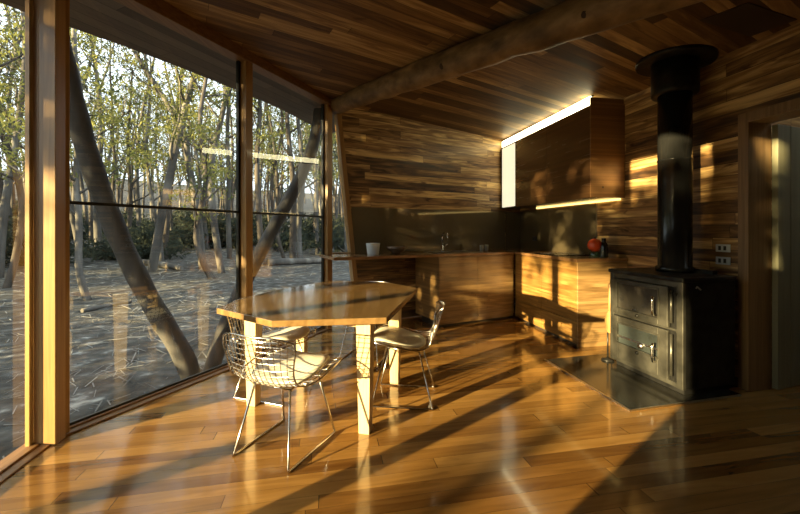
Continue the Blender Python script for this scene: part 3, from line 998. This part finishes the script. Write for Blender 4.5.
# ------------------------------------------------------------------ wire chairs
def shell_pt(u, v):
    """u across -1..1, v 0 at the seat's front edge to 1 at the top of the back; x right, y forward"""
    pr = [(.275, .412, .20), (.19, .436, .25), (.06, .420, .27), (-.08, .392, .255), (-.175, .400, .225), (-.225, .462, .215), (-.255, .548, .225), (-.278, .625, .240), (-.298, .690, .230)]
    k = v * (len(pr) - 1)
    i = min(int(k), len(pr) - 2)
    f = k - i
    def cat(j):
        a, b_, c_, d_ = (pr[max(i - 1, 0)][j], pr[i][j], pr[i + 1][j], pr[min(i + 2, len(pr) - 1)][j])
        return b_ + .5 * f * (c_ - a + f * (2 * a - 5 * b_ + 4 * c_ - d_ + f * (3 * (b_ - c_) + d_ - a)))
    y, z, w = cat(0), cat(1), cat(2)
    back = max(0, (v - .5) * 2)
    x = u * w
    z += .030 * u * u * (1 - back) - .03 * abs(u) ** 4 * back ** 2
    y += .065 * u * u * back
    if v < .15:
        y -= .04 * abs(u) ** 3 * (1 - v / .15)
    return V((x, y, z))
def make_chair(label):
    root = thing('wire_chair', label, 'chair', (0, 0, 0))
    q = MB()
    NU, NV = 13, 19
    for i in range(1, NU):
        u = -1 + 2 * i / NU
        q.tube([shell_pt(u, k / 30) for k in range(31)], .0024, 5)
    for j in range(1, NV):
        v = j / NV
        q.tube([shell_pt(-1 + 2 * k / 16, v) + V((0, 0, .0035)) for k in range(17)], .0024, 5)
    q.build('wire_shell', M['chrome'], root)
    q = MB()
    rim = [shell_pt(-1 + 2 * k / 16, 0) for k in range(17)] + [shell_pt(1, k / 30) for k in range(1, 31)] + [shell_pt(1 - 2 * k / 16, 1) for k in range(1, 17)] + [shell_pt(-1, 1 - k / 30) for k in range(1, 30)]
    q.tube(rim, .0048, 7, closed=True)
    q.build('rim', M['chrome'], root)
    # cushion
    q = MB()
    seg, rings = 32, [(0, .018), (.5, .019), (.82, .016), (.97, .009), (1, 0), (.96, -.005), (.5, -.005), (0, -.005)]
    vs = []
    for r, dz in rings:
        for k in range(seg):
            a = math.tau * k / seg
            ca, sa = math.cos(a), math.sin(a)
            sq = (abs(ca) ** 4 + abs(sa) ** 4) ** -.25
            sq = 1 + (sq - 1) * .55
            x, y = ca * sq * r * .200, sa * sq * r * .205
            v = .05 + (.255 - (y + .045)) / .42 * .43
            v = max(.02, min(.55, v))
            zz = shell_pt(x / .24, v).z
            vs.append((x, y + .045, zz + .010 + dz))
    fs = []
    for i in range(len(rings) - 1):
        for k in range(seg):
            fs.append((i * seg + k, (i + 1) * seg + k, (i + 1) * seg + (k + 1) % seg, i * seg + (k + 1) % seg))
    q.add(vs, fs, True)
    q.build('seat_cushion', M['pad'], root)
    # rod base
    for s in (-1, 1):
        q = MB()
        q.tube([(s * .13, .11, .400), (s * .19, .205, .012), (s * .192, .215, .0065), (s * .192, .20, .006), (s * .185, -.19, .006), (s * .185, -.215, .0065), (s * .18, -.21, .02), (s * .12, -.12, .374)], .0062, 8)
        q.build('leg_frame', M['chrome'], root)
    q = MB()
    for y_, z_ in ((.11, .400), (-.12, .374)):
        q.tube([(-.135, y_, z_), (.135, y_, z_)], .0062, 8)
    for s in (-1, 1):
        q.tube([(s * .13, .11, .400), (s * .12, -.12, .374)], .0055, 8)
    q.build('support_frame', M['chrome'], root)
    return root
chairs = [
    ('wire chair nearest the camera, its back turned to us', (-.65, 2.17), (.38, .92)),
    ('wire chair at the kitchen end of the table, seen from the side', (.03, 2.78), (-.975, .12)),
    ('wire chair between the table and the window post', (-.95, 2.87), (.95, -.30)),
    ('wire chair at the far side of the table, mostly hidden behind it', (-.33, 3.68), (-.27, -.96)),
]
ch0 = None
for lab, (x, y), (fx, fy) in chairs:
    if ch0 is None:
        ch0 = make_chair(lab)
        c_ = ch0
    else:
        c_ = copy_tree(ch0, lab)
    c_['group'] = 'wire chairs around the dining table'
    c_.location = (x, y, 0)
    c_.rotation_euler = (0, 0, math.atan2(-fx, fy))

# ------------------------------------------------------------------ outdoors: ground
def gz(x, y):
    d = math.hypot(x, y - 1)
    z = -.36
    if d > 9:
        z += .030 * (d - 9)
    if d > 24:
        z += .05 * (d - 24)
    if d > 45:
        z += .10 * (d - 45)
    if d > 3:
        z += .05 * math.sin(x * .7 + y * .4) * min(1, (d - 3) / 6) + .04 * math.sin(x * .31 - y * .9) * min(1, (d - 3) / 6)
    return z
q = MB()
xs = [-80 + 1.0 * i for i in range(0, 62)] + [-18.5 + .5 * i for i in range(0, 56)] + [10 + 2.0 * i for i in range(26)]
ys = [-60 + 3.0 * i for i in range(18)] + [-6 + .6 * i for i in range(50)] + [24.5 + 1.5 * i for i in range(45)]
W_ = len(xs)
vs = [(x, y, gz(x, y)) for y in ys for x in xs]
fs = [(j * W_ + i, j * W_ + i + 1, (j + 1) * W_ + i + 1, (j + 1) * W_ + i) for j in range(len(ys) - 1) for i in range(W_ - 1)]
q.add(vs, fs, True)
struct(q.build('ground', M['ground']))

# leaf and bark litter, strewn sticks (uncountable)
q = MB()
rnd = random.Random(11)
for i in range(2200):
    a = rnd.uniform(math.radians(92), math.radians(150))
    d = 2.6 + 22 * rnd.random() ** 1.6
    x, y = math.cos(a) * d, math.sin(a) * d + .5
    if V((x, y)).x > -1.0 - .0 and y < 5.2:
        continue
    if (V((x, y)) - P1).dot(N2) > -.25 and (V((x, y)) - P1).dot(N1) > -.3:
        continue
    L = rnd.uniform(.05, .30) * (.5 + d * .10)
    w = rnd.uniform(.004, .010) * (.6 + d * .12)
    t = rnd.uniform(0, math.pi)
    dx, dy = math.cos(t), math.sin(t)
    z = gz(x, y) + .006
    q.obox((x, y, z), (dx * L, dy * L, rnd.uniform(-.02, .05)), (-dy * w, dx * w, 0), (0, 0, w * .5))
o = q.build('bark_litter', noise_mat('bleached_bark', [(.3, (.08, .077, .07)), (.7, (.26, .255, .235))], 2, .9, 0, 2))
tag(o, 'strewn bleached sticks and bark litter on the ground outdoors', 'litter')
o['kind'] = 'stuff'

# ------------------------------------------------------------------ outdoors: branching struts under the eaves
def smooth_path(pts, n=24):
    pts = [V(p) for p in pts]
    out = []
    m = len(pts) - 1
    for k in range(n + 1):
        t = k / n * m
        i = min(int(t), m - 1)
        f = t - i
        a, b_, c_, d_ = pts[max(i - 1, 0)], pts[i], pts[i + 1], pts[min(i + 2, m)]
        out.append(b_ + .5 * f * ((c_ - a) + f * (2 * a - 5 * b_ + 4 * c_ - d_ + f * (3 * (b_ - c_) + d_ - a))))
    return out
def px3(x, y, Y):
    return V(((x - 400) / FPX * Y, Y, 1.22 - (y - 231) / FPX * Y))
pth = smooth_path([px3(196, 392, 3.85), px3(183, 355, 3.75), px3(150, 300, 3.6), px3(118, 235, 3.4), px3(90, 160, 3.2), px3(72, 95, 3.05), px3(58, 35, 2.98)], 30)
q = MB(); q.tube(pth, [.100 - .028 * k / 30 + .004 * math.sin(k * 1.7) for k in range(31)], 16)
tag(q.build('trunk_strut', M['strut']), 'thick dark tree-trunk strut leaning left, outside the large pane', 'strut')
pth = smooth_path([px3(206, 392, 3.92), px3(216, 355, 4.05), px3(236, 300, 4.3), px3(268, 238, 4.6), px3(298, 182, 4.9), px3(313, 145, 5.05), px3(319, 112, 5.1), px3(321, 104, 5.12)], 30)
q = MB(); q.tube(pth, [.085 - .015 * k / 30 + .003 * math.sin(k * 1.3) for k in range(31)], 16)
tag(q.build('trunk_strut', M['strut']), 'slimmer grey tree-trunk strut leaning right, outside the narrower pane', 'strut')

# ------------------------------------------------------------------ outdoors: trees
def leaf_cluster(q, c, r, n, rnd, ll=.16, lw_=.05):
    for _ in range(n):
        while True:
            d = V((rnd.uniform(-1, 1), rnd.uniform(-1, 1), rnd.uniform(-1, 1)))
            if d.length < 1:
                break
        p = c + V((d.x * r, d.y * r, d.z * r * .62))
        t = V((rnd.uniform(-1, 1), rnd.uniform(-1, 1), rnd.uniform(-1.4, .3))).normalized()
        w = t.cross(V((rnd.uniform(-1, 1), rnd.uniform(-1, 1), rnd.uniform(-1, 1)))).normalized()
        s = rnd.uniform(.7, 1.3)
        q.add([p, p + t * ll * s * .5 + w * lw_ * s * .5, p + t * ll * s, p + t * ll * s * .5 - w * lw_ * s * .5], [(0, 1, 2, 3)])
def tree_from_trunk(path, r0, r1, rnd, branch_from=.35, nb=9, blen=2.4, ll=.16, lw_=.05, per=55, cl=.75):
    """a trunk along path, forks and leaf bunches; returns trunk and foliage meshes"""
    tq, lq = MB(), MB()
    n = len(path)
    tq.tube(path, [r0 + (r1 - r0) * k / (n - 1) for k in range(n)], 9)
    for bidx in range(nb):
        f = branch_from + (1 - branch_from) * (bidx + rnd.random() * .8) / nb
        k = min(int(f * (n - 1)), n - 1)
        p = V(path[k])
        a = rnd.uniform(0, math.tau)
        L = blen * rnd.uniform(.6, 1.15) * (1.15 - .5 * f)
        d = V((math.cos(a), math.sin(a), rnd.uniform(.35, 1.1))).normalized()
        bp = [p]
        for s in range(6):
            d = (d + V((rnd.uniform(-.35, .35), rnd.uniform(-.35, .35), rnd.uniform(-.15, .3)))).normalized()
            bp.append(bp[-1] + d * L / 6)
        rb = (r0 + (r1 - r0) * f) * .5
        tq.tube(bp, [rb * (1 - .8 * s / 6) for s in range(7)], 6)
        for s in (3, 4, 5, 6):
            for _ in range(2):
                d3 = V((rnd.uniform(-1, 1), rnd.uniform(-1, 1), rnd.uniform(-.3, .8))).normalized()
                e = bp[s] + d3 * rnd.uniform(.3, .9) * blen * .3
                tq.tube([bp[s], (bp[s] + e) / 2 + V((0, 0, .05)), e], [rb * .3, rb * .2, rb * .1], 4, caps=False)
                leaf_cluster(lq, e, cl * rnd.uniform(.6, 1.2), per, rnd, ll, lw_)
    leaf_cluster(lq, V(path[-1]), cl * 1.2, per * 2, rnd, ll, lw_)
    return tq, lq

# individually placed nearer trees: (screen-free) plan positions from ground points, each trunk drawn as its own curve
near = [
    ('pale gum tree whose trunk forks left high in the large pane', [(203, 266), (197, 210), (188, 160), (184, 132), (160, 92), (135, 52), (110, 0), (95, -60)], 14.0, .20, .06, 'bark'),
    ('grey gum tree curving up beside the dividing window post', [(222, 270), (213, 212), (212, 160), (219, 128), (226, 90), (222, 40), (228, -20), (222, -80)], 13.0, .17, .06, 'bark'),
    ('pale straight gum tree behind the leaning dark strut', [(162, 270), (160, 240), (153, 205), (146, 150), (150, 90), (140, 20), (146, -50)], 15.0, .13, .05, 'bark'),
    ('dark-footed gum tree at the left of the large pane', [(88, 309), (79, 270), (79, 222), (76, 170), (82, 110), (74, 40), (80, -60)], 8.6, .11, .05, 'bark'),
    ('thin grey gum tree crossing diagonally behind the strut', [(128, 268), (118, 215), (96, 160), (78, 115), (56, 60), (40, 0), (30, -60)], 14.0, .12, .05, 'bark_dark'),
    ('tall dark gum tree at the left edge of the narrow pane', [(263, 266), (259, 215), (257, 160), (260, 105), (256, 40), (260, -30)], 15.0, .17, .07, 'bark_dark'),
    ('pale gum tree in the middle of the narrow pane', [(300, 264), (299, 225), (303, 180), (299, 130), (294, 80), (300, 20), (294, -30)], 17.0, .17, .07, 'bark'),
    ('leaning gum tree between the two trunks of the narrow pane', [(284, 264), (274, 220), (272, 180), (282, 130), (280, 80), (290, 10)], 18.0, .12, .05, 'bark_dark'),
    ('tree with drooping boughs beyond the leftmost sliver of glass', [(6, 300), (16, 255), (22, 205), (12, 160), (-6, 110), (-10, 40), (0, -60)], 9.5, .12, .06, 'bark_dark'),
    ('burnt leaning gum stump tree at the right of the large pane', [(213, 279), (203, 262), (196, 232), (206, 180), (200, 120), (208, 60), (200, 0)], 11.5, .14, .05, 'bark_dark'),
]
for idx, (lab, pp, Y, r0, r1, bk) in enumerate(near):
    rnd = random.Random(100 + idx)
    pts = []
    for k, (x, y) in enumerate(pp):
        pts.append(px3(x, y, Y + rnd.uniform(-.25, .25) * (k > 0)))
    base = V((pts[0].x, pts[0].y, gz(pts[0].x, pts[0].y) - .05))
    dz = base.z - pts[0].z
    pts[0] = base
    loc = V(pts[0])
    pts = [p - loc for p in pts]
    path = smooth_path(pts, 26)
    root = thing('gum_tree', lab, 'tree', tuple(loc))
    tq, lq = tree_from_trunk(path, r0 * .72, r1 * .8, rnd, .34, 9, 2.6, .14, .042, 36, .48)
    tq.build('trunk', M[bk], root)
    lq.build('foliage', M['leaf'], root)

# forest behind: shared kinds
protos = []
for k in range(6):
    rnd = random.Random(40 + k)
    Hh = rnd.uniform(11, 16)
    lean = V((rnd.uniform(-.08, .08), rnd.uniform(-.08, .08), 1))
    pts = [V((0, 0, -.3))]
    p = V((0, 0, -.3))
    for s in range(7):
        lean = (lean + V((rnd.uniform(-.13, .13), rnd.uniform(-.13, .13), .15))).normalized()
        p = p + lean * Hh / 7
        pts.append(p)
    tq, lq = tree_from_trunk(smooth_path(pts, 20), rnd.uniform(.10, .17), .04, rnd, .3, 9, 2.8, .20, .07, 11, .55)
    protos.append((tq, lq, ['bark', 'bark_dark', 'bark', 'bark_dark', 'bark_dark', 'bark'][k]))
pobj = []
rnd = random.Random(7)
count = 0
placed = []
def free(x, y, r):
    return all((x - a) ** 2 + (y - b_) ** 2 > r * r for a, b_ in placed)
tries = 0
while count < 170 and tries < 6000:
    tries += 1
    a = rnd.uniform(math.radians(88), math.radians(146))
    d = 16 + 56 * rnd.random() ** .85
    x, y = math.cos(a) * d, math.sin(a) * d
    if x > -.1 * y + .5 or not free(x, y, 1.7):
        continue
    placed.append((x, y))
    k = rnd.randrange(6)
    if d < 30:
        lab, grp = 'slender gum tree in the nearer ranks of the forest outside', 'nearer forest gum trees'
    else:
        lab, grp = 'distant gum tree deep in the forest outside', 'distant forest gum trees'
    key = [e for e in pobj if e[0] == k]
    if not key:
        tq, lq, bk = protos[k]
        root = thing('gum_tree', lab, 'tree', (x, y, gz(x, y)), 0, grp)
        tq.build('trunk', M[bk], root)
        lq.build('foliage', M['leaf'] if k % 2 else M['leaf_d'], root)
        pobj.append((k, root))
        r_ = root
    else:
        r_ = copy_tree(key[0][1], lab)
        r_['group'] = grp
    r_.location = (x, y, gz(x, y))
    r_.rotation_euler = (0, 0, rnd.uniform(0, math.tau))
    s = rnd.uniform(.8, 1.2)
    r_.scale = (s, s, s * rnd.uniform(.9, 1.15))
    count += 1

# low scrub under the far trees
sq = MB()
rnd = random.Random(77)
for k in range(14):
    c = V((rnd.uniform(-.8, .8), rnd.uniform(-.8, .8), rnd.uniform(.2, 1.2)))
    sq.tube([V((0, 0, -.1)), c * .5 + V((0, 0, .1)), c], [.02, .014, .006], 5)
    leaf_cluster(sq, c, .5, 60, rnd, .2, .07)
sc0 = None
for k in range(60):
    a = rnd.uniform(math.radians(92), math.radians(146))
    d = rnd.uniform(19, 46)
    x, y = math.cos(a) * d, math.sin(a) * d
    if x > -.1 * y:
        continue
    if sc0 is None:
        sc0 = sq.build('scrub_bush', M['leaf_d'])
        o = sc0
    else:
        o = sc0.copy()
        COL.objects.link(o)
    tag(o, 'low dark scrub bush under the trees at the back of the clearing', 'bush', 'scrub bushes under the trees')
    o.location = (x, y, gz(x, y))
    s = rnd.uniform(.8, 1.9)
    o.scale = (s * 1.3, s * 1.3, s)
    o.rotation_euler = (0, 0, rnd.uniform(0, 6))

# fallen logs
for lab, a, bb, r in (
        ('long fallen log lying behind the strut in the large pane', (138, 268, 15), (182, 272, 13.5), .14),
        ('fallen log heap log in the clearing beyond the narrow pane', (268, 262, 15), (326, 256, 16.5), .16),
        ('thin fallen branch lying low in the large pane', (82, 318, 7.6), (132, 300, 8.4), .05)):
    A_, B_ = px3(*a), px3(*bb)
    A_.z = gz(A_.x, A_.y) + r * .8
    B_.z = gz(B_.x, B_.y) + r * .8
    q = MB(); q.tube(smooth_path([A_, A_.lerp(B_, .5) + V((0, .2, .0)), B_], 8), [r * (1 - .4 * k / 8) for k in range(9)], 8)
    tag(q.build('fallen_log', M['bark']), lab, 'log')

# ------------------------------------------------------------------ outdoors: unseen bush and trees added on the sunny side to block the sun
SX = V((SUN_DIR.x, SUN_DIR.y)).normalized()
SC = V((-SX.y, SX.x))
TAN = .172
def lane(c, s):
    """ground point: c metres across the sunbeams, s metres towards the sun from the house"""
    return SC * c - SX * s
def sun_blocker(label, c, s, zb, zt, wid, n, name='gum_tree', cat='tree', ll=.26, seed=0):  # leafy blocker placed out of view to cut the sunbeams
    rnd = random.Random(500 + seed)
    g = lane(c, s)
    z0 = gz(g.x, g.y)
    root = thing(name, label, cat, (g.x, g.y, z0))
    q = MB()
    top = zt - z0
    q.tube(smooth_path([V((0, 0, -.1)), V((rnd.uniform(-.1, .1), rnd.uniform(-.1, .1), top * .5)), V((rnd.uniform(-.2, .2), rnd.uniform(-.2, .2), top * .95))], 10), [.09 * (1 - .07 * k) for k in range(11)], 8)
    lq = MB()
    sc3 = V((SC.x, SC.y, 0))
    sx3 = V((SX.x, SX.y, 0))
    for i in range(n):
        cc = rnd.uniform(-wid, wid)
        zz = rnd.uniform(zb - z0, top)
        p = sc3 * cc + sx3 * rnd.uniform(-.8, .8) + V((0, 0, zz))
        if i % 4 == 0:
            q.tube([V((0, 0, max(.1, zz - .3))), p * .6 + V((0, 0, zz * .4 - .1)), p], [.03, .02, .008], 5, caps=False)
        leaf_cluster(lq, p, .55, 46, rnd, ll, ll * .38)
    q.build('trunk', M['bark_dark'], root)
    lq.build('foliage', M['leaf'], root)
    return root
# crowns that cut the light above about head height in the near bays
for k, (c, s, zb, zt, w, n) in enumerate((
        (3.30, 9.5, 3.00, 6.2, .45, 34), (2.25, 11.0, 3.45, 6.2, .28, 28), (1.22, 12.5, 3.45, 4.12, .5, 24),
        (4.75, 9.0, 2.0, 6.0, .75, 46), (.5, 11.0, 3.7, 5.0, .3, 3))):
    sun_blocker('gum tree left of the house shading the glass, %s' % ['nearest the corner post', 'second from the corner post', 'slender one by the near bays', 'with foliage to the ground', 'sparse one by the high window'][k], c, s, zb, zt, w, n, seed=k)
sun_blocker('low-crowned young gum tree left of the house, shading the kitchen end', 3.72, 8.0, 1.5, 4.0, .25, 18, seed=14)  # added out of view to keep sun off the back cabinets
sun_blocker('small loose-leaved bush left of the house beyond the near bays', 1.15, 15, .6, 2.7, .45, 9, 'garden_bush', 'bush', seed=12)  # added out of view to thin the low sun on the floor
k = 0
c = 5.0
rnd = random.Random(9)
names = []
while c < 30:
    s = 9 + rnd.uniform(-1.5, 3.5)
    z_t = 5.5 + rnd.uniform(-.6, 1.4)
    o = sun_blocker('bushy gum tree in the thicket left of the house', c, s, .2, z_t, .95, 46, seed=20 + k)  # row added out of view to keep sun off the visible ground
    o['group'] = 'thicket of bushy gum trees left of the house'
    c += 1.7
    k += 1
